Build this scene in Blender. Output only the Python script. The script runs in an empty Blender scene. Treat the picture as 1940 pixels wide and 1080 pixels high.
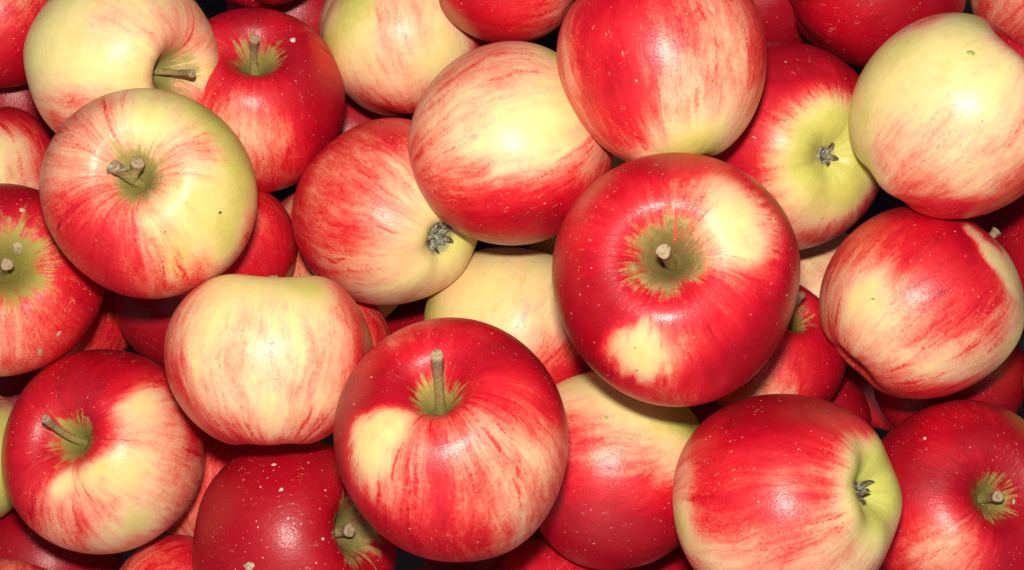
import bpy, math, random
import numpy as np
from mathutils import Vector, Matrix
from mathutils.bvhtree import BVHTree

# ------------------------------------------------------------------ camera, sky, flash
D = 0.55                                  # camera height above the mean apple centres
FPX = 3057.0                              # focal length in photo pixels
W0, H0 = 1940, 1080
sc = bpy.context.scene
cam = bpy.data.objects.new("camera", bpy.data.cameras.new("camera"))
cam.location = (0, 0, D)
cam.data.lens = FPX / W0 * 36.0
cam.data.sensor_width = 36.0
cam.data.clip_start = 0.01
cam.data.clip_end = 50
sc.collection.objects.link(cam)
sc.camera = cam

world = bpy.data.worlds.new("World")
sc.world = world
world.use_nodes = True
wn = world.node_tree
sky = wn.nodes.new("ShaderNodeTexSky")
sky.sky_type = 'NISHITA'
sky.sun_disc = False
sky.sun_elevation = math.radians(50)
sky.sun_rotation = math.radians(200)
sky.dust_density = 4.0
bg = wn.nodes["Background"]
wn.links.new(sky.outputs[0], bg.inputs[0])
bg.inputs[1].default_value = 0.05

fl = bpy.data.lights.new("camera_flash", 'AREA')
fl.shape = 'RECTANGLE'
fl.size = 0.034
fl.size_y = 0.020
fl.energy = 4.65
fl.color = (1.0, 0.955, 0.86)
flash = bpy.data.objects.new("camera_flash", fl)
flash.location = (-0.006, 0.064, D + 0.01)
flash.rotation_euler = (math.radians(-6), 0, 0)
sc.collection.objects.link(flash)

sc.view_settings.view_transform = 'Standard'
sc.view_settings.look = 'None'
sc.view_settings.exposure = 0.0
sc.view_settings.gamma = 1.0
sc.cycles.max_bounces = 8
sc.cycles.diffuse_bounces = 5

# ------------------------------------------------------------------ node helpers
def new_mat(name):
    m = bpy.data.materials.new(name)
    m.use_nodes = True
    nt = m.node_tree
    return m, nt, nt.nodes["Principled BSDF"]

class N:
    def __init__(s, nt): s.nt = nt
    def node(s, t, **kw):
        n = s.nt.nodes.new(t)
        for k, v in kw.items(): setattr(n, k, v)
        return n
    def set(s, sock, v):
        if hasattr(v, 'bl_idname') or isinstance(v, bpy.types.NodeSocket): s.nt.links.new(v, sock)
        else: sock.default_value = v
    def math(s, op, a, b=0.0, c=0.0, clamp=False):
        n = s.node("ShaderNodeMath", operation=op, use_clamp=clamp)
        s.set(n.inputs[0], a); s.set(n.inputs[1], b); s.set(n.inputs[2], c)
        return n.outputs[0]
    def mapr(s, v, a, b, c=0.0, d=1.0, smooth=True):
        n = s.node("ShaderNodeMapRange", interpolation_type='SMOOTHSTEP' if smooth else 'LINEAR')
        s.set(n.inputs[0], v)
        for i, x in enumerate((a, b, c, d)): s.set(n.inputs[1 + i], x)
        return n.outputs[0]
    def attr(s, name):
        return s.node("ShaderNodeAttribute", attribute_name=name)
    def vmul(s, v, k):
        n = s.node("ShaderNodeVectorMath", operation='MULTIPLY')
        s.set(n.inputs[0], v); n.inputs[1].default_value = k
        return n.outputs[0]
    def vadd(s, v, w):
        n = s.node("ShaderNodeVectorMath", operation='ADD')
        s.set(n.inputs[0], v); s.set(n.inputs[1], w)
        return n.outputs[0]
    def noise(s, vec, scale, w, detail=2.0, rough=0.5, col=False):
        n = s.node("ShaderNodeTexNoise", noise_dimensions='4D')
        s.set(n.inputs['Vector'], vec); s.set(n.inputs['W'], w)
        n.inputs['Scale'].default_value = scale
        n.inputs['Detail'].default_value = detail
        n.inputs['Roughness'].default_value = rough
        return n.outputs[1 if col else 0]
    def mix(s, f, a, b, blend='MIX'):
        n = s.node("ShaderNodeMix", data_type='RGBA', blend_type=blend)
        s.set(n.inputs[0], f); s.set(n.inputs[6], a); s.set(n.inputs[7], b)
        return n.outputs[2]
    def ramp(s, f, pts):
        n = s.node("ShaderNodeValToRGB")
        cr = n.color_ramp
        while len(cr.elements) < len(pts): cr.elements.new(0.5)
        for e, (p, c) in zip(cr.elements, pts):
            e.position = p; e.color = (*c, 1)
        s.set(n.inputs[0], f)
        return n.outputs[0]

# ------------------------------------------------------------------ apple skin
def skin_material():
    m, nt, bs = new_mat("apple_skin")
    g = N(nt)
    B = g.attr("blush").outputs['Fac']
    G = g.attr("green").outputs['Fac']
    CAV = g.attr("cavity").outputs['Fac']
    SK = g.attr("meridian").outputs['Vector']
    UP = g.attr("unit").outputs['Vector']
    SEED = g.attr("seed").outputs['Fac']
    # slight wander so the stripes are not ruled lines
    warp = g.node("ShaderNodeVectorMath", operation='SUBTRACT')
    nt.links.new(g.noise(UP, 2.2, SEED, 2, 0.5, True), warp.inputs[0])
    warp.inputs[1].default_value = (0.5, 0.5, 0.5)
    wv = g.vmul(warp.outputs[0], (0.22, 0.22, 0.25))
    SW = g.vadd(SK, wv)
    s_broad = g.noise(g.vmul(SW, (1, 1, 0.28)), 4.5, SEED, 2.5, 0.55)
    s_mid = g.noise(g.vmul(SW, (1, 1, 0.16)), 13.0, SEED, 3.0, 0.6)
    s_fine = g.noise(g.vmul(SW, (1, 1, 0.10)), 42.0, SEED, 2.0, 0.6)
    fleck = g.noise(g.vmul(SW, (1, 1, 0.13)), 11.0, g.math('ADD', SEED, 7.3), 3.0, 0.55)
    blotch = g.noise(UP, 3.0, g.math('ADD', SEED, 3.1), 3.0, 0.55)
    speck = g.noise(UP, 38.0, SEED, 2.0, 0.7)
    # pale areas that a leaf or a neighbour kept from colouring: edges eaten by the stripes
    PT = g.attr("shaded_area").outputs['Fac']
    pe = g.math('ADD', g.math('MULTIPLY', g.math('SUBTRACT', s_mid, 0.5), 0.70), g.math('MULTIPLY', g.math('SUBTRACT', blotch, 0.5), 1.6))
    pe = g.math('ADD', pe, g.math('MULTIPLY', g.math('SUBTRACT', s_broad, 0.5), 1.0))
    pe = g.math('ADD', pe, g.math('MULTIPLY', g.math('SUBTRACT', speck, 0.5), 0.5))
    pm = g.mapr(g.math('MULTIPLY_ADD', pe, g.mapr(PT, 0.0, 0.5), PT), 0.16, 1.1)
    pale = g.math('MULTIPLY_ADD', g.math('SUBTRACT', blotch, 0.4), 0.7, 0.07, clamp=True)
    B = g.math('ADD', g.math('MULTIPLY', B, g.math('SUBTRACT', 1.0, pm)), g.math('MULTIPLY', pale, pm))
    # amount of stripe contrast: strongest at middling blush
    mid = g.math('MULTIPLY', g.mapr(B, 0.0, 0.28), g.mapr(B, 0.98, 0.66))
    amp = g.math('MULTIPLY_ADD', mid, 0.75, 0.25)
    v = g.math('MULTIPLY', g.math('SUBTRACT', s_broad, 0.5), 0.55)
    v = g.math('ADD', v, g.math('MULTIPLY', g.math('SUBTRACT', s_mid, 0.5), 0.50))
    v = g.math('ADD', v, g.math('MULTIPLY', g.math('SUBTRACT', s_fine, 0.5), 0.22))
    v = g.math('ADD', v, g.math('MULTIPLY', g.math('SUBTRACT', blotch, 0.5), 0.45))
    v = g.math('ADD', v, g.math('MULTIPLY', g.math('SUBTRACT', speck, 0.5), 0.34))
    cover = g.math('MULTIPLY_ADD', v, amp, B)
    # broken darker flecks
    fk = g.mapr(g.math('MULTIPLY_ADD', g.math('SUBTRACT', speck, 0.5), 0.22, fleck), 0.57, 0.70)
    fk = g.math('MULTIPLY', fk, g.mapr(B, 0.10, 0.38))
    fk = g.math('MULTIPLY', fk, g.mapr(B, 0.95, 0.70))
    cover = g.math('MULTIPLY_ADD', fk, 0.18, cover)
    red = g.ramp(cover, [
        (0.00, (0.780, 0.645, 0.255)),
        (0.12, (0.785, 0.575, 0.260)),
        (0.29, (0.785, 0.435, 0.255)),
        (0.48, (0.755, 0.235, 0.150)),
        (0.64, (0.700, 0.080, 0.055)),
        (0.78, (0.630, 0.014, 0.022)),
        (0.93, (0.490, 0.002, 0.014)),
        (1.00, (0.350, 0.001, 0.010))])
    # greener ground colour, with cloudy edges
    gn = g.math('MULTIPLY_ADD', g.math('SUBTRACT', blotch, 0.5), 0.9, G, clamp=True)
    keep = g.mapr(cover, 0.75, 0.2)
    gcol = g.mix(gn, (0.75, 0.63, 0.23, 1), (0.55, 0.52, 0.105, 1))
    gcol = g.mix(g.mapr(g.math('MULTIPLY_ADD', g.math('SUBTRACT', s_broad, 0.5), 1.2, G), 0.95, 1.7), gcol, (0.36, 0.37, 0.055, 1))
    col = g.mix(g.math('MULTIPLY', g.math('MULTIPLY', gn, keep), 0.9), red, gcol)
    # stem cavity: olive-tan russet that breaks up along the meridians
    jag = g.noise(g.vmul(SW, (1, 1, 0.12)), 6.0, SEED, 3.0, 0.7)
    jag2 = g.noise(g.vmul(SW, (1, 1, 0.12)), 21.0, SEED, 2.0, 0.6)
    j = g.math('MULTIPLY_ADD', g.math('SUBTRACT', g.noise(UP, 6.0, SEED, 4.0, 0.65), 0.5), 1.1, g.math('ADD', g.math('MULTIPLY', g.math('SUBTRACT', jag, 0.5), 1.25), g.math('MULTIPLY', g.math('SUBTRACT', jag2, 0.5), 0.28)))
    cm = g.mapr(g.math('ADD', CAV, j), 0.40, 0.78)
    cm = g.math('MULTIPLY', cm, g.mapr(CAV, 0.02, 0.18))
    rn = g.noise(UP, 20.0, SEED, 6.0, 0.75)
    russ = g.mix(g.mapr(rn, 0.38, 0.62), (0.22, 0.20, 0.035, 1), (0.45, 0.32, 0.13, 1))
    russ = g.mix(g.mapr(CAV, 0.5, 0.95), russ, (0.13, 0.115, 0.030, 1))
    RS = g.mapr(g.math('ADD', g.attr("russet").outputs['Fac'], g.math('SUBTRACT', blotch, 0.5)), 0.0, 1.0)
    russ = g.mix(RS, g.mix(g.mapr(CAV, 0.45, 1.0), (0.40, 0.36, 0.075, 1), (0.20, 0.21, 0.035, 1)), russ)
    col = g.mix(g.math('MULTIPLY', cm, 0.92), col, russ)
    # lenticels
    wob = g.vadd(UP, g.vmul(warp.outputs[0], (0.05, 0.05, 0.05)))
    def dots3(scale, size, off, prob):
        vo = g.node("ShaderNodeTexVoronoi", voronoi_dimensions='3D')
        g.set(vo.inputs['Vector'], g.vadd(wob, g.node_vec(off)))
        vo.inputs['Scale'].default_value = scale
        sep = g.node("ShaderNodeSeparateColor")
        nt.links.new(vo.outputs['Color'], sep.inputs[0])
        LTa = g.attr("lenticel").outputs['Fac']
        on = g.math('GREATER_THAN', sep.outputs[0], g.math('MULTIPLY_ADD', g.math('SUBTRACT', LTa, 0.8), -0.5, prob))
        rad = g.math('MULTIPLY_ADD', g.math('POWER', sep.outputs[1], 2.0), size * 1.1, size * 0.45)
        d = g.mapr(g.math('SUBTRACT', vo.outputs['Distance'], rad), size * 0.5, -size * 0.3)
        return g.math('MULTIPLY', d, on)
    def seedvec(k):
        n = g.node("ShaderNodeCombineXYZ")
        g.set(n.inputs[0], g.math('MULTIPLY', SEED, 1.7 * k)); g.set(n.inputs[1], g.math('MULTIPLY', SEED, 2.3)); n.inputs[2].default_value = k
        return n.outputs[0]
    g.node_vec = seedvec
    LT = g.math('MINIMUM', g.attr("lenticel").outputs['Fac'], 1.1)
    lt = g.math('MAXIMUM', dots3(11.0, 0.065, 1.0, 0.50), g.math('MULTIPLY', dots3(16.0, 0.075, 2.0, 0.35), 0.7))
    onred = g.mapr(cover, 0.35, 0.75, 0.12, 0.85)
    lt = g.math('MULTIPLY', g.math('MULTIPLY', lt, onred), LT)
    col = g.mix(lt, col, (0.80, 0.52, 0.33, 1))
    dk = g.math('MULTIPLY', dots3(7.0, 0.035, 5.0, 0.72), 0.8)
    col = g.mix(dk, col, (0.10, 0.055, 0.02, 1))
    sc1 = g.noise(g.vmul(SW, (1, 1, 0.5)), 24.0, g.math('ADD', SEED, 31.0), 5.0, 0.75)
    sc2 = g.noise(UP, 3.5, g.math('ADD', SEED, 37.0), 2.0, 0.5)
    scuff = g.math('MULTIPLY', g.mapr(sc1, 0.60, 0.67), g.mapr(sc2, 0.46, 0.58))
    col = g.mix(g.math('MULTIPLY', scuff, 0.55), col, (0.62, 0.40, 0.20, 1))
    mot = g.noise(UP, 7.0, g.math('ADD', SEED, 20.0), 5.0, 0.65)
    col = g.mix(1.0, col, g.ramp(mot, [(0.30, (0.90, 0.86, 0.76)), (0.5, (0.97, 0.97, 0.97)), (0.7, (1.0, 1.0, 1.0))]), 'MULTIPLY')
    DN = g.attr("down").outputs['Fac']
    dn = g.mapr(g.math('MULTIPLY_ADD', g.math('SUBTRACT', speck, 0.5), 0.6, DN), 0.35, 0.8)
    col = g.mix(g.math('MULTIPLY', dn, 0.9), col, g.mix(speck, (0.10, 0.11, 0.04, 1), (0.33, 0.34, 0.20, 1)))
    nt.links.new(col, bs.inputs['Base Color'])
    # gloss: waxy skin, duller in the cavity, patchy bloom
    smear = g.noise(UP, 5.0, g.math('ADD', SEED, 11.0), 4.0, 0.65)
    ro = g.mapr(smear, 0.3, 0.7, 0.38, 0.54)
    ro = g.math('MULTIPLY_ADD', cm, 0.30, ro)
    nt.links.new(ro, bs.inputs['Roughness'])
    bs.inputs['Specular IOR Level'].default_value = 0.34
    GL = g.attr("gloss").outputs['Fac']
    cw = g.math('MULTIPLY', g.math('MULTIPLY', g.mapr(smear, 0.35, 0.65, 0.5, 1.0), GL), g.math('SUBTRACT', 1.0, cm))
    nt.links.new(cw, bs.inputs['Coat Weight'])
    nt.links.new(g.mapr(smear, 0.3, 0.7, 0.11, 0.20), bs.inputs['Coat Roughness'])
    bs.inputs['Coat IOR'].default_value = 1.45
    bs.inputs['Subsurface Weight'].default_value = 0.0
    # fine relief
    h = g.math('MULTIPLY', g.noise(UP, 60.0, SEED, 3.0, 0.6), 1.1)
    h = g.math('MULTIPLY_ADD', lt, 0.8, h)
    h = g.math('MULTIPLY_ADD', g.math('MULTIPLY', rn, cm), 6.0, h)
    h = g.math('MULTIPLY_ADD', scuff, 1.0, h)
    h = g.math('MULTIPLY_ADD', s_mid, 0.9, h)
    h = g.math('MULTIPLY_ADD', g.noise(UP, 11.0, SEED, 3.0, 0.6), 1.2, h)
    bp = g.node("ShaderNodeBump")
    bp.inputs['Strength'].default_value = 0.35
    bp.inputs['Distance'].default_value = 0.00028
    nt.links.new(h, bp.inputs['Height'])
    nt.links.new(bp.outputs[0], bs.inputs['Normal'])
    nt.links.new(bp.outputs[0], bs.inputs['Coat Normal'])
    return m

def simple_bump(g, nt, bs, h, strength, dist):
    bp = g.node("ShaderNodeBump")
    bp.inputs['Strength'].default_value = strength
    bp.inputs['Distance'].default_value = dist
    nt.links.new(h, bp.inputs['Height'])
    nt.links.new(bp.outputs[0], bs.inputs['Normal'])

def stem_material():
    m, nt, bs = new_mat("woody_stem")
    g = N(nt)
    A = g.attr("along").outputs['Fac']
    tc = g.node("ShaderNodeTexCoord").outputs['Object']
    n = g.noise(tc, 900, 0.0, 4, 0.65)
    n2 = g.noise(g.vmul(tc, (1, 1, 0.2)), 2200, 1.0, 3, 0.6)
    c = g.ramp(g.math('MULTIPLY_ADD', g.math('SUBTRACT', n, 0.5), 0.5, A), [
        (0.0, (0.20, 0.18, 0.04)), (0.35, (0.34, 0.28, 0.08)), (0.7, (0.30, 0.20, 0.08)),
        (0.92, (0.20, 0.12, 0.06)), (1.0, (0.36, 0.25, 0.14))])
    c = g.mix(g.mapr(n2, 0.5, 0.72, 0, 0.55), c, (0.40, 0.33, 0.20, 1))
    c = g.mix(g.mapr(n, 0.54, 0.66, 0, 0.8), c, (0.05, 0.03, 0.015, 1))
    nt.links.new(c, bs.inputs['Base Color'])
    bs.inputs['Roughness'].default_value = 0.6
    simple_bump(g, nt, bs, g.math('ADD', n, n2), 0.7, 0.0005)
    return m

def calyx_material(name, c1, c2, c3):
    m, nt, bs = new_mat(name)
    g = N(nt)
    tc = g.node("ShaderNodeTexCoord").outputs['Object']
    n = g.noise(tc, 1100, 0.0, 4, 0.7)
    c = g.ramp(n, [(0.36, c1), (0.5, c2), (0.66, c3)])
    nt.links.new(c, bs.inputs['Base Color'])
    bs.inputs['Roughness'].default_value = 0.85
    simple_bump(g, nt, bs, n, 0.8, 0.0008)
    return m

SKIN = skin_material()
STEM = stem_material()
FUZZ = calyx_material("calyx_fuzz", (0.06, 0.055, 0.03), (0.22, 0.22, 0.14), (0.46, 0.45, 0.35))
SEPAL = calyx_material("dry_sepal", (0.03, 0.02, 0.012), (0.12, 0.08, 0.045), (0.34, 0.27, 0.18))
SCAR = calyx_material("corky_scar", (0.22, 0.15, 0.08), (0.42, 0.33, 0.20), (0.60, 0.52, 0.38))
DARK = calyx_material("dark_scar", (0.03, 0.02, 0.01), (0.06, 0.04, 0.02), (0.12, 0.08, 0.04))
GMARK = calyx_material("green_scar", (0.30, 0.32, 0.07), (0.42, 0.42, 0.11), (0.55, 0.52, 0.18))
WHITE = calyx_material("pale_fleck", (0.45, 0.38, 0.32), (0.62, 0.55, 0.48), (0.80, 0.76, 0.70))

# ------------------------------------------------------------------ the apples
# key: px, py, r = centre and equatorial radius as the photograph shows them; rank = who lies above whom
# pole = ('s'|'c', x, y) where the stem / calyx end shows, or a direction (x, y, z) of the stem seen from the camera
# grid = how red the skin is, read off over the apple (0 pale .. 9 crimson, g greenish)
A = {}
def apple(key, px, py, r, rank, pole, grid, label, cat_group=None, **kw):
    A[key] = dict(px=px, py=py, r=r, rank=rank, pole=pole, grid=grid, label=label, **kw)

apple(1, 226, 128, 194, 4.3, ('s', 362, 141),
 ["..11234..", ".10111242", "100322353", "000122445", "00000114g", "224210245", "455320..7", ".65......", "........."],
 "pale cream apple with faint pink flecks, its stem pointing right, behind the green-tinged apple",
 stem=(0.60, (0.06, 0.04), 0.95), cav=0.36, h=0.90)
apple(2, 287, 374, 207, 5.0, ('s', 247, 321),
 ["..54hhGG.", ".542g2HG.", "4443334HG", "4443.43HH", "5665433gh", "6776H3gg4", "78885H3g3", ".8876H545", "..88655.."],
 "green and red streaked apple with a forked knobbly stem, on the left of the pile",
 stem=(0.47, (-0.42, 0.16), 1.35), fork=True, cav=0.34, h=0.96, russet=0.35,
 patches=[(368, 372, 40, 34, 0, 0.0, 0.7)])
apple(3, 488, 201, 178, 3.6, ('s', 482, 86),
 ["..8998 7..".replace(" ", ""), ".6688996.", "..7989987", "..8888999", "..6568999", "..4335899", "...545799", "...65778.", "....777.."],
 "crimson apple with short stem and pale peach belly, right of the forked-stem apple",
 stem=(0.62, (0.0, 0.05), 1.15), cav=0.30, h=0.96, russet=0.5)
apple(4, 770, 72, 162, 3.2, (-.25,.95,.05),
 ["..222....", ".g133....", ".gg432346", "2gg432277", "gg1322017", "g12330018", "g22221367", ".55534566", "..67777.."],
 "yellow-peach apple with an orange lower side, near the top edge left of the middle", h=0.92)
apple(5, 960, -80, 168, 3.6, (.95, .2, -.1),
 ["88888", "88888", "88888", "89865", "88874"],
 "red apple cut by the top edge, above the peach and red apple in the middle")
apple(6, 967, 271, 195, 4.8, (.90, .33, .05),
 ["..4444g..", ".44443224", "443322112", "433210012", "543110133", "655433456", "766777878", ".8888998.", "..88888.."],
 "round apple, cream above and striped red below, in the upper middle of the pile", h=1.0, ds=0.12, db=0.02, rib=0.1, pw=2.0, tp=0.03)
apple(7, 1252, 116, 207, 5.0, ('cd', .15, -.97, .12),
 ["..77777..", ".7987766.", "688876557", "688766437", "589755437", "589864446", "678853334", ".6773gg3.", "..65ggg.."],
 "large speckled apple, left half red, right half peach, at the top edge", h=0.97, lent=1.0, db=0.16, rib=0.4)
apple(8, 1655, -55, 198, 3.2, (.95, .2, -.1), ["99999", "99999", "99899", "98999", "99999"],
 "deep red apple cut by the top edge, behind the pale yellow apple")
apple(9, 1440, -22, 150, 2.2, (.9, .1, 0), ["999", "999", "999"],
 "shaded dark red apple at the top edge, just right of the large speckled apple")
apple(10, 1487, 283, 204, 4.2, ('c', 1588, 299),
 ["...99999.", "...999889", "..8888788", "..8774Gg8", ".9874hGG8", "..985hGg1", "...643gg5", "....42137", "....5556."],
 "red apple whose green-ringed blossom end faces up, left of the pale yellow apple",
 calyx=0.95, h=0.95, gring=0.55, db=0.28)
apple(11, 1812, 218, 205, 5.5, (.69, .68, .20),
 ["..340g8..", ".0g00058.", "g00101156", "001121144", "g22220243", "134333345", "g44422357", ".35531689", "..7788888"],
 "pale yellow apple with a bright glint and a red lower edge, at the upper right", h=0.97, gloss=1.9,
 cav=0.12)
apple(12, 1975, -25, 150, 3.0, (.5, .5, .5), ["555", "555", "555"],
 "pink apple showing only at the top right corner")
apple(13, 1745, 573, 195, 4.8, ('cd', -.70, -.68, .16),
 ["..9999...", ".77788991", "665688960", "531577872", "420457864", "622356663", ".52344542", "..743334.", "...6776.."],
 "peach and red apple with yellow crescent on its shoulder, below the pale yellow apple",
 stem=(0.26, (0.0, 0.0), 1.2), calyx=0.8, h=0.95, ds=0.16, db=0.22, rib=0.4,
 patches=[(1888, 505, 11, 76, 36, 0.0, 0.35)])
apple(14, 2010, 470, 150, 2.5, (.2, .9, -.3), ["999", "999", "999"],
 "dark red apple at the right edge, upper right of the apple with yellow crescent")
apple(15, 1790, 715, 152, 2.3, (.2,.95,0), ["999", "999", "999"],
 "shaded dark red apple low under the apple with the yellow crescent")
apple(16, 2085, 730, 150, 2.6, (.2, .9, -.3), ["ggg", "ggg", "ggg"],
 "yellow-green apple of which only a sliver shows at the right edge")
apple(17, 1820, 957, 207, 4.0, ('s', 1912, 928),
 ["..98889..", ".9989999.", "999898999", "999999999", "999889999", "996548999", "965338999", "997569999", "..888...."],
 "crimson apple with a star-shaped hollow and an orange patch, in the lower right corner",
 stem=(0.40, (-0.05, -0.05), 1.2), cav=0.25, h=0.90, russet=0.4)
apple(18, 1487, 951, 228, 5.5, ('c', 1674, 921),
 ["..99999..", ".8999988.", "67888775g", "57777663g", "28776751g", "g57664310", "534473323", ".62344243", "..333333."],
 "large glossy red apple at the bottom with its blossom end facing right",
 calyx=1.0, h=0.93, gring=0.42, db=0.26)
apple(19, 1282, 531, 247, 6.0, ('s', 1262, 468),
 ["..899868.", ".88764389", "8787.5249", "8888.5359", "999887689", "999887799", "999857999", ".99879999", "..876899."],
 "biggest crimson apple, stem up in an olive hollow and a round pale spot below it",
 stem=(0.62, (-0.02, -0.08), 1.25), cav=0.40, h=0.93, russet=0.9, tp=0.12, gloss=1.2,
 patches=[(1222, 668, 64, 48, 8, 0.02, 0.45), (1400, 420, 34, 66, 28, 0.12, 0.3)])
apple(20, 1455, 665, 148, 2.8, ('s', 1518, 572),
 ["8888888", "8888889", "8878889", "8777889", "7866789", "7742399", "7731599"],
 "small red apple squeezed under the biggest crimson apple, its hollow half hidden",
 stem=(0.7, (0.0, 0.15), 1.2), cav=0.30, h=0.9, russet=0.2)
apple(21, 1512, 805, 142, 2.0, (.1,.95,0), ["999", "999", "999"],
 "dark red apple deep in the gap right of the small squeezed apple")
apple(22, 1165, 889, 192, 4.0, ('cd', .95, .12, .10),
 ["...0100..", "..210ggG.", "..6421gGG", ".7643421G", ".8766643.", "998888777", "999999998", "999999999", "..99999.."],
 "apple with a greenish yellow top and a deep red underside, below the biggest crimson apple", h=0.96, db=0.1)
apple(23, 972, 632, 174, 3.2, (.3, .8, -.5),
 ["...11111.", "..1011111", ".10012111", "g00122101", "g11122346", "..222.578", "......788", ".......88", "........."],
 "pale cream apple, red at its lower right, tucked behind the long-stemmed apple")
apple(24, 850, 842, 238, 6.0, ('s', 818, 714),
 ["..678889.", ".89889999", "9999.8789", "998575678", "943675436", "935675435", ".85776445", "..877755.", "...876..."],
 "heart-shaped red apple with long upright stem and a pale wedge on its left",
 stem=(0.80, (0.10, 0.0), 1.1), cav=0.24, h=0.98, russet=0.3, tp=0.16, gloss=0.8,
 patches=[(708, 846, 32, 44, 12, 0.0, 0.45), (744, 806, 44, 26, 33, 0.03, 0.45)])
apple(25, 742, 406, 189, 4.0, ('c', 858, 463),
 ["..77766..", ".7666566.", "755645566", "776543200", "666542000", "7664310gg", "8643210gg", ".65311112", "..643334."],
 "striped red and yellow apple, dried blossom end partly under the round apple beside it",
 calyx=1.8, h=0.95, db=0.30)
apple(26, 517, 678, 200, 5.2, (0.0, .985, -.04),
 ["...1g1g..", "..101gg58", "421222259", "422232349", "622332359", "733334359", "763213257", ".7642467.", "..7776..."],
 "squat peach-pink apple with red cheeks, seen from the side, left of the long-stemmed apple",
 stem=(0.27, (0.0, 0.0), 1.2), h=0.875, ds=0.34, rib=0.3, saddle=0.005, tp=0.05)
apple(27, 206, 853, 196, 4.6, ('s', 112, 822),
 ["..89998..", ".89998788", "888985368", "889982357", "889972356", "88660g355", ".73552345", "..463g26.", "...534..."],
 "crimson apple with large pale yellow patches, its stem leaning left, at the lower left",
 stem=(0.66, (-0.16, 0.26), 0.95), cav=0.28, h=0.96, russet=0.35,
 patches=[(192, 893, 44, 36, 15, 0.0, 0.6), (116, 918, 20, 30, -20, 0.02, 0.2), (262, 772, 42, 32, 20, 0.03, 0.2)])
apple(28, 558, 1025, 207, 4.2, ('s', 708, 1000),
 ["99999", "99999", "99999", "99999", "99999"],
 "very dark crimson apple with many tan specks, at the bottom left of the long-stemmed apple",
 stem=(0.30, (0.0, 0.0), 1.5), cav=0.40, h=0.93, lent=1.6, russet=0.7)
apple(29, 5, 535, 193, 4.2, ('s', 10, 492),
 ["..99999..", "...988899", "...8.8899", "...8.8889", "....77789", "....66788", "....45679", "....4578.", "....567.."],
 "red apple with a wide green starry hollow and stub stem, cut by the left edge",
 stem=(0.42, (0.05, 0.0), 1.4), cav=0.62, h=0.9, russet=0.0, lent=1.3)
apple(30, -22, 338, 152, 3.0, (-.3,.9,.0),
 ["..888", "..018", "..g67", "..007", "..245"],
 "pale yellow and red apple at the left edge under the cream one")
apple(31, -5, 30, 152, 3.0, (.6, .7, .3), ["..555", "..555", "..667", "..899", "..999"],
 "orange-red apple in the top left corner")
apple(32, 482, -130, 160, 2.9, (.2, .9, -.3), ["999", "999", "999"],
 "dark red apple cut by the top edge above the crimson short-stemmed apple")
apple(33, 722, 62, 125, 1.9, (.2, .9, -.3), ["333", "444", "444"],
 "dull pinkish apple glimpsed deep at the top left of the yellow-peach apple")
apple(34, 438, 480, 132, 2.6, (-.4,.6,-.1), ["77777", "77768", "78888", "78889", "77889"],
 "bright red apple showing between the forked-stem apple and the striped one")
apple(35, 645, 482, 158, 2.0, (.2, .9, -.3), ["555", "6gg", "ggg"],
 "dull pink apple wedged deep left of the striped red and yellow apple")
apple(36, 352, 560, 142, 2.4, (.7, -.7, 0), ["999", "999", "999"],
 "dark red apple in the shadow under the forked-stem apple")
apple(37, 128, 600, 133, 2.0, (.2,.9,0), ["666", "667", "667"],
 "dusky pink apple deep in the gap above the patchy lower left apple")
apple(38, -80, 862, 152, 3.0, (.2, .9, .3), ["...55", "...ggg"[:5], "...gg", "...gg", "...gg"],
 "green apple showing at the left edge beside the patchy lower left apple")
apple(39, 90, 1075, 142, 2.5, (.2, .9, -.3), ["999", "999", "999"],
 "dark red apple in the shade below the patchy lower left apple")
apple(40, 20, 1182, 136, 3.2, (.2, .9, -.3), ["66666", "66666", "66666", "66666", "66666"],
 "orange-red apple just rising into the bottom left corner")
apple(41, 322, 1143, 131, 3.0, (.9, .2, -.3), ["66789", "66678", "66677", "66666", "66666"],
 "coral red apple at the bottom edge left of the very dark crimson apple")
apple(42, 432, 935, 142, 2.0, (.2, .9, -.3), ["777", "665", "555"],
 "dull pink apple deep in the gap under the squat peach-pink apple")
apple(43, 612, 660, 140, 2.2, (.2, -.9, .1), ["666", "667", "667"],
 "small bit of a coral red apple behind the squat peach-pink apple")
apple(44, 790, 702, 140, 1.8, (.9,.1,0), ["999", "999", "999"],
 "dark red apple deep between the striped apple and the long-stemmed one")
apple(45, 928, 1062, 133, 2.2, (.2,.95,0), ["999", "999", "999"],
 "dark red apple in shade at the lower right of the long-stemmed apple")
apple(46, 810, 1199, 134, 3.6, (.2, .9, -.3), ["888", "888", "888"],
 "red apple of which only the top rises over the bottom edge under the long-stemmed apple")
apple(47, 1062, 1150, 142, 3.0, (.2, .9, -.3), ["888", "888", "888"],
 "red apple at the bottom edge left of the apple with the deep red underside")
apple(48, 1108, 398, 140, 1.9, (.9,0,0), ["ggg", "ggg", "112"],
 "greenish apple glimpsed deep between the round apple and the biggest crimson apple")
apple(49, 1545, 565, 146, 1.4, (.7,-.7,0), ["333", "333", "333"],
 "pale tan apple deep in the gap below the apple with the green-ringed blossom end")
apple(50, 1060, 802, 140, 1.9, (.9,0,0), ["ggg", "ggg", "ggg"],
 "olive green sliver of an apple right of the pale cream one behind the long stem")
apple(52, 1258, 1152, 132, 2.0, (.2, .9, -.3), ["999", "999", "999"],
 "dark red apple in the bottom edge gap left of the large glossy red apple")

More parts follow.
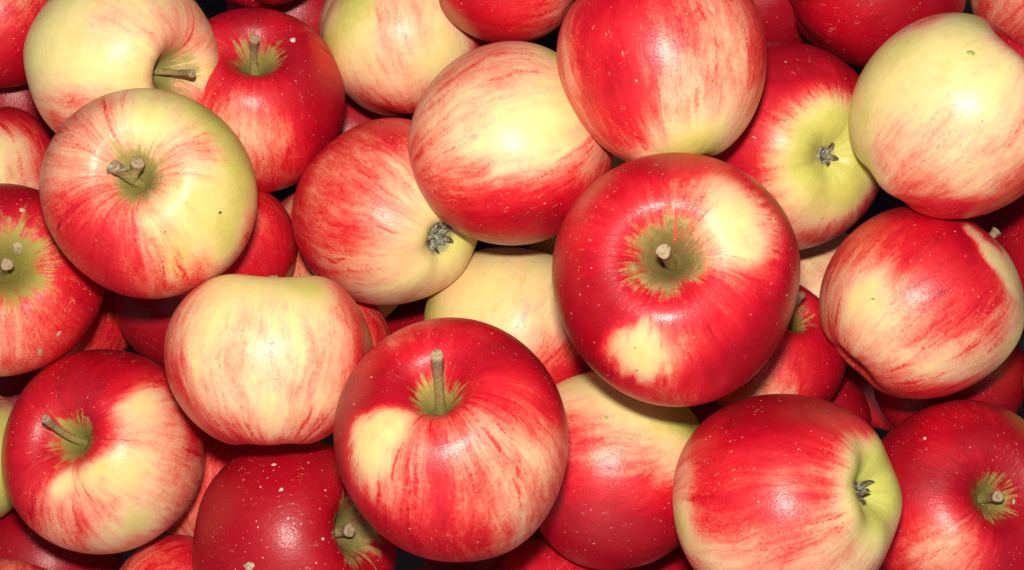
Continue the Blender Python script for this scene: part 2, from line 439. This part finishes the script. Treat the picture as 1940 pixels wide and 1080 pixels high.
for q, (fx, fy, lab) in enumerate([
        (30, 200, "dark apple deep in the gap left of the pale cream apple with the sideways stem"),
        (655, 265, "dark apple in the gap between the short-stemmed crimson apple and the striped one"),
        (1665, 700, "dark apple deep under the peach and red apple with the yellow crescent"),
        (560, 30, "dark apple deep at the top edge above the short-stemmed crimson apple's right shoulder"),
        (1200, 690, "dark apple deep beneath the biggest crimson apple"),
        (380, 800, "dark apple deep under the left cheek of the squat peach-pink apple"),
        (1850, 440, "dark apple in the gap just below the pale yellow apple"),
        (35, 745, "dark apple in the narrow gap under the starry-hollowed apple at the left edge"),
        (990, 985, "dark apple in the gap under the right side of the long-stemmed apple"),
        (1290, 850, "dark apple in the slit left of the large glossy red apple"),
        (760, 300, "dark apple at the bottom of the pile under the striped red and yellow apple")]):
    apple(60 + q, fx, fy, 135, 1.0, (.1, .95, 0), ["899", "998", "989"], lab)
# small marks on the skin: apple, x, y, half sizes, turn, material, part name
MARKS = [(18, 1516, 741.5, 17, 5.5, -8, SCAR, 'corky_scar'), (28, 472, 1073, 10, 9, 0, SCAR, 'corky_scar'),
         (3, 555, 76, 6, 5, 0, WHITE, 'pale_fleck'), (2, 417, 403, 3.6, 3.2, 0, DARK, 'puncture'),
         (11, 1839, 101, 10, 5, -12, GMARK, 'green_scar'), (25, 813, 437, 6, 8, 0, GMARK, 'green_scar'),
         (29, 33, 470, 9, 12, 0, SCAR, 'corky_scar'), (22, 1148, 792, 4, 5.5, 0, GMARK, 'green_scar'),
         (19, 1206, 701, 3.4, 3, 0, SCAR, 'corky_scar'), (28, 533, 927, 4, 3.5, 20, WHITE, 'pale_fleck'),
         (28, 546, 982, 3, 3, 0, WHITE, 'pale_fleck'), (28, 519, 880, 5, 2.5, 10, WHITE, 'pale_fleck'),
         (28, 612, 1021, 3, 3, 0, WHITE, 'pale_fleck'), (28, 537, 1005, 3, 3, 0, WHITE, 'pale_fleck'),
         (29, 112, 632, 7, 3, 40, SCAR, 'corky_scar'), (29, 76, 668, 4, 8, 10, SCAR, 'corky_scar'),
         (29, 42, 398, 6, 5, 0, SCAR, 'corky_scar'), (17, 1752, 830, 3, 3, 0, WHITE, 'pale_fleck'),
         (17, 1920, 950, 3.2, 6.5, -5, SCAR, 'corky_scar'), (10, 1630, 131, 2.5, 2.5, 0, WHITE, 'pale_fleck'),
         (13, 1655, 566, 6, 3.0, 5, GMARK, 'green_scar')]

# ------------------------------------------------------------------ heights in the pile: rest the spheres on each other
keys = list(A)
n = len(keys)
P = np.array([[A[k]['px'], A[k]['py'], A[k]['r'], A[k]['rank']] for k in keys], float)
z0 = (P[:, 3] - 5.0) * 0.021
z = z0.copy()
for it in range(900):
    dist = D - z
    X = (P[:, 0] - W0 / 2) / FPX * dist
    Y = -(P[:, 1] - H0 / 2) / FPX * dist
    R = P[:, 2] * dist / FPX * 0.955
    f = np.zeros(n)
    for i in range(n):
        for j in range(i + 1, n):
            dxy2 = (X[i] - X[j]) ** 2 + (Y[i] - Y[j]) ** 2
            s = R[i] + R[j]
            if dxy2 >= s * s: continue
            need = math.sqrt(s * s - dxy2)
            hi, lo = (i, j) if P[i, 3] > P[j, 3] or (P[i, 3] == P[j, 3] and i < j) else (j, i)
            gap = need - (z[hi] - z[lo])
            if gap > 0:
                f[hi] += gap * 0.25; f[lo] -= gap * 0.25
    z = z + f * 0.6 + (z0 - z) * 0.03
for i, k in enumerate(keys):
    A[k]['z'] = float(z[i])

def unproject(px, py, depth):
    return Vector(((px - W0 / 2) / FPX * depth, -(py - H0 / 2) / FPX * depth, D - depth))

# ------------------------------------------------------------------ mesh builders
def link(o, parent=None):
    sc.collection.objects.link(o)
    if parent is not None: o.parent = parent
    return o

def mesh_obj(name, verts, faces, mat, parent=None, smooth=True):
    me = bpy.data.meshes.new(name)
    me.from_pydata([tuple(map(float, v)) for v in verts], [], faces)
    if smooth: me.polygons.foreach_set('use_smooth', [True] * len(me.polygons))
    me.materials.append(mat)
    return link(bpy.data.objects.new(name, me), parent)

def set_attr(me, name, arr, kind='FLOAT'):
    a = me.attributes.new(name, kind, 'POINT')
    if kind == 'FLOAT': a.data.foreach_set('value', np.ascontiguousarray(arr, dtype=np.float32).ravel())
    else: a.data.foreach_set('vector', np.ascontiguousarray(arr, dtype=np.float32).ravel())

def profile(t, c, s, p):
    """radius and height at polar angle t (0 = stem end), azimuth given by cos c, sin s; units of the equatorial radius"""
    pw = p['pw']
    k = (np.abs(np.sin(t)) ** pw + np.abs(np.cos(t)) ** pw) ** (-1 / pw)
    rho = k * np.sin(t)
    rho = rho * (1 - p['tp'] * ((1 - np.cos(t)) / 2) ** 1.3)
    zz = k * np.cos(t) * p['h']
    up = 1 / (1 + np.exp(-np.cos(t) * 9))
    zz = zz - p['ds'] * np.exp(-(rho / p['ws']) ** 1.55) * up
    zz = zz + p['db'] * np.exp(-(rho / p['wb']) ** 1.8) * (1 - up)
    return rho, zz

def build_skin(a, seed, parent, frame, inv):
    rs = np.random.RandomState(1000 + seed)
    big = a['rank'] >= 2.9
    nt_, npp = (120, 176) if big else (70, 100)
    u = np.linspace(0, 1, nt_)
    t = math.pi * (u - 0.10 * np.sin(2 * math.pi * u) / 1.0 * 0.9)
    t = np.clip(t, 1e-4, math.pi - 1e-4)
    ph = np.linspace(0, 2 * math.pi, npp, endpoint=False)
    T, PH = np.meshgrid(t, ph, indexing='ij')
    c, s = np.cos(PH), np.sin(PH)
    rho, zz = profile(T, c, s, a)
    # ribs round the blossom end, faint at the shoulders, a lopsided body
    f0 = rs.uniform(0, 6.28)
    low = np.exp(-((T - 2.55) / 0.42) ** 2)
    zz = zz - 0.022 * a['rib'] * np.cos(5 * PH + f0) * low
    rho = rho * (1 + 0.012 * a['rib'] * np.cos(5 * PH + f0) * np.exp(-((T - 2.2) / 0.6) ** 2))
    hi = np.exp(-((T - 0.62) / 0.35) ** 2)
    zz = zz + hi * (0.022 * np.cos(PH + rs.uniform(0, 6.28)) + 0.014 * np.cos(2 * PH + rs.uniform(0, 6.28)) + 0.010 * np.cos(3 * PH + rs.uniform(0, 6.28)))
    if a['saddle']:
        zz = zz + a['saddle'] * np.cos(2 * PH) * np.exp(-((T - 0.5) / 0.42) ** 2)
    x, y = rho * c, rho * s
    V = np.stack([x, y, zz], -1)
    L = np.linalg.norm(V, axis=-1, keepdims=True)
    U = V / np.maximum(L, 1e-6)
    d = np.zeros(T.shape)
    for q in range(5):
        v = rs.normal(size=3); v /= np.linalg.norm(v)
        d += 0.014 * np.sin(rs.uniform(1.6, 3.4) * (U @ v) + rs.uniform(0, 6.28))
    V = V * (1 + d[..., None] * np.minimum(1, rho / 0.35)[..., None])
    # merge pole rings
    verts = [V[0].mean(0)] + list(V[1:-1].reshape(-1, 3)) + [V[-1].mean(0)]
    verts = np.array(verts)
    def pack(F): return np.concatenate([[F[0].mean()], F[1:-1].ravel(), [F[-1].mean()]])
    Tv, rv = pack(T), pack(rho)
    cv = np.concatenate([[0], c[1:-1].ravel(), [0]]); sv = np.concatenate([[0], s[1:-1].ravel(), [0]])
    faces = []
    rows = nt_ - 2
    idx = lambda i, j: 1 + i * npp + (j % npp)
    for j in range(npp): faces.append((0, idx(0, j), idx(0, j + 1)))
    for i in range(rows - 1):
        for j in range(npp):
            faces.append((idx(i, j), idx(i + 1, j), idx(i + 1, j + 1), idx(i, j + 1)))
    last = len(verts) - 1
    for j in range(npp): faces.append((last, idx(rows - 1, j + 1), idx(rows - 1, j)))
    Rm = a['Rm']
    # ---- skin colour fields, interpolated over the ball from the samples
    dirs, val, grn = [], [], []
    g_ = a['grid']; rows_g = len(g_); cols = max(len(q) for q in g_)
    for i, row in enumerate(g_):
        for j, ch in enumerate(row):
            if ch == '.': continue
            gx = (j + .5) / cols * 2 - 1; gy = -((i + .5) / rows_g * 2 - 1)
            rr = math.hypot(gx, gy)
            if rr > 0.97:
                gx, gy = gx / rr * 0.97, gy / rr * 0.97; rr = 0.97
            dirs.append((gx, gy, math.sqrt(1 - rr * rr)))
            if ch == 'g': val.append(0.02); grn.append(1.0)
            elif ch == 'h': val.append(0.25); grn.append(0.7)
            elif ch == 'G': val.append(0.05); grn.append(1.7)
            elif ch == 'H': val.append(0.32); grn.append(1.3)
            else: val.append(int(ch) / 9.0 if ch != '9' else 1.02); grn.append(0.0)
    dirs = np.array(dirs); val = np.array(val); grn = np.array(grn)
    Mv = np.array(inv)                                   # local -> view frame rotation
    Uv = verts / np.linalg.norm(verts, axis=1, keepdims=True)
    UV = Uv @ Mv.T
    kk = (0.62 * 2 / max(rows_g, 5)) ** 2
    ang2 = 2 - 2 * np.clip(UV @ dirs.T, -1, 1)
    ang2 = ang2 - ang2.min(1, keepdims=True)
    Wt = np.exp(-ang2 / (2 * kk))
    Wt /= Wt.sum(1, keepdims=True)
    blush, green = Wt @ val, Wt @ grn
    area = np.zeros(len(verts))
    for (qx, qy, rx, ry, rot, v_, gv) in a['patches']:
        # an area that a leaf kept out of the sun: crisp but irregular edge
        ex, ey = (qx - a['px']) / a['r'], -(qy - a['py']) / a['r']
        ca, sa = math.cos(math.radians(rot)), math.sin(math.radians(rot))
        dx, dy = UV[:, 0] - ex, UV[:, 1] - ey
        p1 = (dx * ca + dy * sa) / (rx / a['r']); p2 = (-dx * sa + dy * ca) / (ry / a['r'])
        wob = 0.16 * np.sin(9 * UV[:, 0] + 5 * UV[:, 1] + qx) + 0.12 * np.sin(17 * UV[:, 1] - 8 * UV[:, 0] + qy)
        rr = np.sqrt(p1 ** 2 + p2 ** 2) + wob
        m_ = np.clip((2.05 - rr) / 1.75, 0, 1)
        m_ = np.where(UV[:, 2] > 0.02, m_, 0)
        area = np.maximum(area, m_)
        green = green * (1 - m_) + gv * m_
    if a['gring'] > 0:
        m_ = np.clip((a['gring'] - rv) / 0.38 + 0.35, 0, 1) * (Tv > 1.6)
        blush = blush * (1 - m_) + 0.03 * m_; green = green * (1 - m_) + 1.15 * m_
    cavity = np.clip(1.15 - rv / a['cav'] * 0.82, 0, 1) * (Tv < 1.5) if a['cav'] > 0 else np.zeros(len(rv))
    me = bpy.data.meshes.new("skin")
    me.from_pydata((verts * Rm).tolist(), [], faces)
    me.polygons.foreach_set('use_smooth', [True] * len(me.polygons))
    me.materials.append(SKIN)
    N_ = len(verts)
    set_attr(me, 'blush', blush); set_attr(me, 'green', green); set_attr(me, 'cavity', cavity); set_attr(me, 'shaded_area', area)
    set_attr(me, 'russet', np.full(N_, a['russet'])); set_attr(me, 'lenticel', np.full(N_, a['lent']))
    set_attr(me, 'gloss', np.full(N_, a['gloss'] * 0.28)); set_attr(me, 'seed', np.full(N_, seed * 1.37))
    set_attr(me, 'down', (np.clip((0.10 * (a['calyx'] or 0) - rv) / 0.12 + 0.5, 0, 1) * (Tv > 1.6)) if a['calyx'] else np.zeros(N_))
    set_attr(me, 'unit', verts, 'FLOAT_VECTOR')
    set_attr(me, 'meridian', np.stack([cv, sv, Tv], -1), 'FLOAT_VECTOR')
    o = link(bpy.data.objects.new("skin", me), parent)
    return o, verts, faces, (verts[0][2], verts[-1][2])

def tube(path, radii, seg, rng, rough=0.06, cap=True):
    """a lumpy tube along a path"""
    vs, fs, along = [], [], []
    path = [Vector(p) for p in path]
    for i, p in enumerate(path):
        q = (path[min(i + 1, len(path) - 1)] - path[max(i - 1, 0)]).normalized()
        a1 = q.orthogonal().normalized() if i == 0 else (a1 - q * a1.dot(q)).normalized()
        b1 = q.cross(a1)
        for j in range(seg):
            th = 2 * math.pi * j / seg
            r = radii[i] * (1 + rng.uniform(-rough, rough) + 0.08 * math.cos(3 * th + 1))
            vs.append(p + a1 * math.cos(th) * r + b1 * math.sin(th) * r)
            along.append(i / (len(path) - 1))
    m_ = len(path)
    for i in range(m_ - 1):
        for j in range(seg):
            fs.append((i * seg + j, i * seg + (j + 1) % seg, (i + 1) * seg + (j + 1) % seg, (i + 1) * seg + j))
    if cap:
        d_ = (path[-1] - path[-2]).normalized()
        for ring, (kr, up_) in enumerate(((0.80, 0.16), (0.45, 0.05))):
            for j in range(seg):
                q = vs[(m_ - 1) * seg + j]
                vs.append(path[-1] + (q - path[-1]) * kr * rng.uniform(0.9, 1.1) + d_ * radii[-1] * (up_ + rng.uniform(-.16, .16)))
                along.append(1.05)
        for i in (m_ - 1, m_):
            for j in range(seg):
                fs.append((i * seg + j, i * seg + (j + 1) % seg, (i + 1) * seg + (j + 1) % seg, (i + 1) * seg + j))
        m_ += 2
        vs.append(path[-1] - d_ * radii[-1] * 0.1); along.append(1.08)
        for j in range(seg): fs.append(((m_ - 1) * seg + j, (m_ - 1) * seg + (j + 1) % seg, len(vs) - 1))
    return vs, fs, along

def build_stem(a, seed, parent, z_top, local_tilt):
    rng = random.Random(seed * 7 + 3)
    L, _, thick = a['stem']
    R = a['Rm']
    L = L * R
    base = Vector((0, 0, z_top * R - 0.03 * R))
    tip_dir = (Vector((0, 0, 1)) + local_tilt).normalized()
    r0 = 0.036 * R * thick
    pts, rad = [], []
    K = 18
    bend = Vector((rng.uniform(-1, 1), rng.uniform(-1, 1), 0)) * 0.05 * L
    for i in range(K):
        f = i / (K - 1)
        p = base + Vector((0, 0, 1)) * (L * f * (1 - f) * 0.5) + tip_dir * (L * f * (0.5 + 0.5 * f)) + bend * math.sin(math.pi * f)
        k = 1.0 + 0.35 * (1 - f) ** 5 - 0.12 * math.sin(math.pi * f)
        if f > 0.78: k += 0.30 * ((f - 0.78) / 0.22) ** 1.2
        if f > 0.97: k *= 0.93
        pts.append(p); rad.append(r0 * k)
    vs, fs, al = tube(pts, rad, 16, rng)
    if a.get('fork'):
        # second short stub and a withered bud scale beside it
        p0 = pts[8]
        side = local_tilt.orthogonal().normalized()
        side = Vector((a['forkdir'][0], a['forkdir'][1], a['forkdir'][2]))
        pp = [p0 + side * (L * 0.42 * f) + Vector((0, 0, 1)) * L * 0.30 * f for f in [i / 8 for i in range(9)]]
        v2, f2, a2 = tube(pp, [r0 * (0.95 + 0.35 * (i / 8) ** 2) for i in range(9)], 14, rng, 0.12)
        off = len(vs)
        vs += v2; fs += [tuple(q + off for q in f_) for f_ in f2]; al += a2
    o = mesh_obj("stem", vs, fs, STEM, parent)
    set_attr(o.data, 'along', np.array(al))
    if a.get('fork'):
        for q in range(2):
            tipp = pts[-1]
            v3, f3 = sepal_geo(rng, R * 0.12, R * 0.06)
            ob = mesh_obj("bud_scale", v3, f3, FUZZ, o)
            ob.location = tipp - tip_dir * 0.02 * R
            ob.rotation_euler = (rng.uniform(-.5, .5), rng.uniform(-.5, .5), q * 2.4 + 0.4)
    return o

def sepal_geo(rng, L, W):
    """a dried, curled, tapering leaflet with thickness"""
    K, M = 9, 5
    top, curl = [], rng.uniform(1.2, 2.6) * rng.choice((1, 1, -0.6))
    tw = rng.uniform(-0.7, 0.7)
    p = Vector((0, 0, 0)); ang = rng.uniform(0.5, 1.2)
    rows = []
    for i in range(K):
        f = i / (K - 1)
        w = W * (1 - f) ** 0.8 * (0.65 + 0.7 * math.sin(min(1, f * 2.2) * math.pi / 2)) + W * 0.05
        a_ = ang - curl * f
        row = []
        for j in range(M):
            s = j / (M - 1) * 2 - 1
            off = Vector((0, s * w * 0.5, abs(s) * w * 0.22))
            t_ = tw * f
            off = Vector((0, off.y * math.cos(t_) - off.z * math.sin(t_), off.y * math.sin(t_) + off.z * math.cos(t_)))
            row.append(p + off)
        rows.append(row)
        p = p + Vector((math.cos(a_), 0, math.sin(a_))) * (L / (K - 1))
    vs = [v for r in rows for v in r]
    th = W * 0.10
    vs2 = [v + Vector((0, 0, -th)) for v in vs]
    m_ = len(vs)
    fs = []
    for i in range(K - 1):
        for j in range(M - 1):
            q = (i * M + j, i * M + j + 1, (i + 1) * M + j + 1, (i + 1) * M + j)
            fs.append(q[::-1]); fs.append(tuple(x + m_ for x in q))
    for i in range(K - 1):
        for j in (0, M - 1):
            q = (i * M + j, (i + 1) * M + j, (i + 1) * M + j + m_, i * M + j + m_)
            fs.append(q if j == 0 else q[::-1])
    q = ((K - 1) * M, (K - 1) * M + M - 1, (K - 1) * M + M - 1 + m_, (K - 1) * M + m_)
    fs.append(q)
    return vs + vs2, fs

def build_calyx(a, seed, parent, z_bot):
    rng = random.Random(seed * 11 + 5)
    R = a['Rm']; k = a['calyx']
    # downy cup at the bottom of the basin, built pointing to -z
    vs, fs = [], []
    rings, seg = 7, 22
    for i in range(rings):
        f = i / (rings - 1)
        for j in range(seg):
            th = 2 * math.pi * j / seg
            r = R * 0.13 * k * f * (1 + 0.10 * math.sin(5 * th) + rng.uniform(-.05, .05))
            zz = R * (0.010 + 0.045 * k * math.sin(math.pi * min(1, f * 1.15)) * (1 + 0.3 * math.sin(5 * th) + rng.uniform(-.4, .4)) - 0.085 * f ** 3)
            vs.append(Vector((r * math.cos(th), r * math.sin(th), -zz)))
    for i in range(rings - 1):
        for j in range(seg):
            fs.append((i * seg + j, (i + 1) * seg + j, (i + 1) * seg + (j + 1) % seg, i * seg + (j + 1) % seg))
    o = mesh_obj("calyx", vs, fs, FUZZ, parent)
    o.location = (0, 0, z_bot * R)
    for q in range(5):
        v, f = sepal_geo(rng, R * rng.uniform(0.10, 0.16) * min(k, 1.1), R * 0.055 * min(k, 1.1))
        s = mesh_obj("sepal", v, f, SEPAL, o)
        th = q * 2 * math.pi / 5 + rng.uniform(-.3, .3)
        flip = Matrix.Rotation(math.pi, 4, 'X')
        s.matrix_local = Matrix.Translation((math.cos(th) * R * 0.05 * k, math.sin(th) * R * 0.05 * k, -R * 0.045 * k)) @ \
            Matrix.Rotation(th, 4, 'Z') @ flip
    return o

DEF = dict(saddle=0.0, pw=2.08, h=0.90, tp=0.10, ds=0.52, ws=0.245, db=0.20, wb=0.22, rib=0.8, cav=0.28, russet=0.5, lent=0.8,
           gloss=1.0, gring=0.0, patches=[], stem=None, calyx=None, fork=False)
SKINS = {}
for key in keys:
    a = A[key]
    for q, v in DEF.items(): a.setdefault(q, v)
    depth = D - a['z']
    c = unproject(a['px'], a['py'], depth)
    a['Rm'] = a['r'] * depth / FPX * 0.995
    # frame looking from the apple to the camera
    ez = (Vector((0, 0, D)) - c).normalized()
    ex = Vector((0, 1, 0)).cross(ez).normalized()
    ey = ez.cross(ex)
    view = Matrix((ex, ey, ez)).transposed()             # view -> world
    p = a['pole']
    if p[0] in ('s', 'c'):
        vx, vy = (p[1] - a['px']) / a['r'], -(p[2] - a['py']) / a['r']
        v = Vector((vx, vy, math.sqrt(max(0.0, 1 - vx * vx - vy * vy))))
        if p[0] == 'c': v = -v
    elif p[0] == 'cd': v = -Vector(p[1:])
    else: v = Vector(p)
    v.normalize()
    axis = (view @ v).normalized()
    q = Vector((0, 0, 1)).rotation_difference(axis)
    spin = Matrix.Rotation(random.Random(key * 17).uniform(0, 6.28), 3, 'Z')
    if a['saddle']:
        xl = q.inverted() @ ex
        spin = Matrix.Rotation(math.atan2(xl.y, xl.x), 3, 'Z')
    rot = q.to_matrix() @ spin                           # local -> world
    root = bpy.data.objects.new("apple", None)
    root.empty_display_size = 0.02
    sc.collection.objects.link(root)
    root.matrix_world = Matrix.Translation(c) @ rot.to_4x4()
    root['label'] = a['label']; root['category'] = 'apple'; root['group'] = 'apples heaped in a pile' if key < 60 else 'dark apples deep in the gaps'
    inv = view.transposed() @ rot                        # local -> view
    skin, verts, faces, (zt, zb) = build_skin(a, key, root, view, inv)
    SKINS[key] = (verts * a['Rm'], faces, root.matrix_world.copy(), root)
    if a['stem']:
        tl = rot.transposed() @ (view @ Vector((a['stem'][1][0], a['stem'][1][1], 0)))
        if a['fork']: a['forkdir'] = rot.transposed() @ (view @ Vector((0.42, 0.55, 0.25)))
        build_stem(a, key, root, zt, tl)
    if a['calyx']:
        build_calyx(a, key, root, zb)

# ------------------------------------------------------------------ scars and flecks that lie on the skins
trees = {}
for (key, mx, my, sx, sy, rot, mat, name) in MARKS:
    verts, faces, mw, root = SKINS[key]
    if key not in trees: trees[key] = BVHTree.FromPolygons([Vector(v) for v in verts], faces)
    bv = trees[key]
    iw = mw.inverted()
    org = iw @ Vector((0, 0, D))
    rng = random.Random(int(mx))
    vs, nr = [], []
    ok = True
    rings, seg = 3, 14
    ca, sa = math.cos(math.radians(rot)), math.sin(math.radians(rot))
    jit = [rng.uniform(0.8, 1.15) for _ in range(seg)]
    pts = [(0.0, 0.0, 0.0)] + [(math.cos(2 * math.pi * j / seg) * i / rings * jit[j], math.sin(2 * math.pi * j / seg) * i / rings * jit[j], i / rings)
                               for i in range(1, rings + 1) for j in range(seg)]
    for (u_, v_, rr) in pts:
        qx = mx + (u_ * sx * ca - v_ * sy * sa); qy = my - (u_ * sx * sa + v_ * sy * ca)
        tgt = iw @ unproject(qx, qy, D)
        hit, nor, _, _ = bv.ray_cast(org, (tgt - org).normalized())
        if hit is None: ok = False; break
        lift = 0.00022 * (1 - rr * rr) + (0.00004 if rr < 1 else -0.00005)
        vs.append(hit + nor * lift)
    if not ok: continue
    fs = [(0, 1 + j, 1 + (j + 1) % seg) for j in range(seg)]
    for i in range(rings - 1):
        for j in range(seg):
            a0 = 1 + i * seg
            fs.append((a0 + j, a0 + seg + j, a0 + seg + (j + 1) % seg, a0 + (j + 1) % seg))
    mesh_obj(name, vs, fs, mat, root)

# ------------------------------------------------------------------ what the pile lies on
m, nt, bs = new_mat("dark_board")
g = N(nt)
tc = g.node("ShaderNodeTexCoord").outputs['Object']
nn = g.noise(g.vmul(tc, (1, 12, 1)), 14, 0.0, 4, 0.6)
nt.links.new(g.ramp(nn, [(0.3, (0.003, 0.002, 0.002)), (0.7, (0.010, 0.006, 0.004))]), bs.inputs['Base Color'])
bs.inputs['Roughness'].default_value = 0.85
zf = min(a['z'] - a['Rm'] for a in A.values()) - 0.004
b = 0.6
gr = mesh_obj("ground", [(-b, -b, zf), (b, -b, zf), (b, b, zf), (-b, b, zf)], [(0, 1, 2, 3)], m, None, False)
gr['kind'] = 'structure'
print("HEIGHTS", {k: round(A[k]['z'] * 100, 1) for k in keys}, "floor", round(zf, 3))
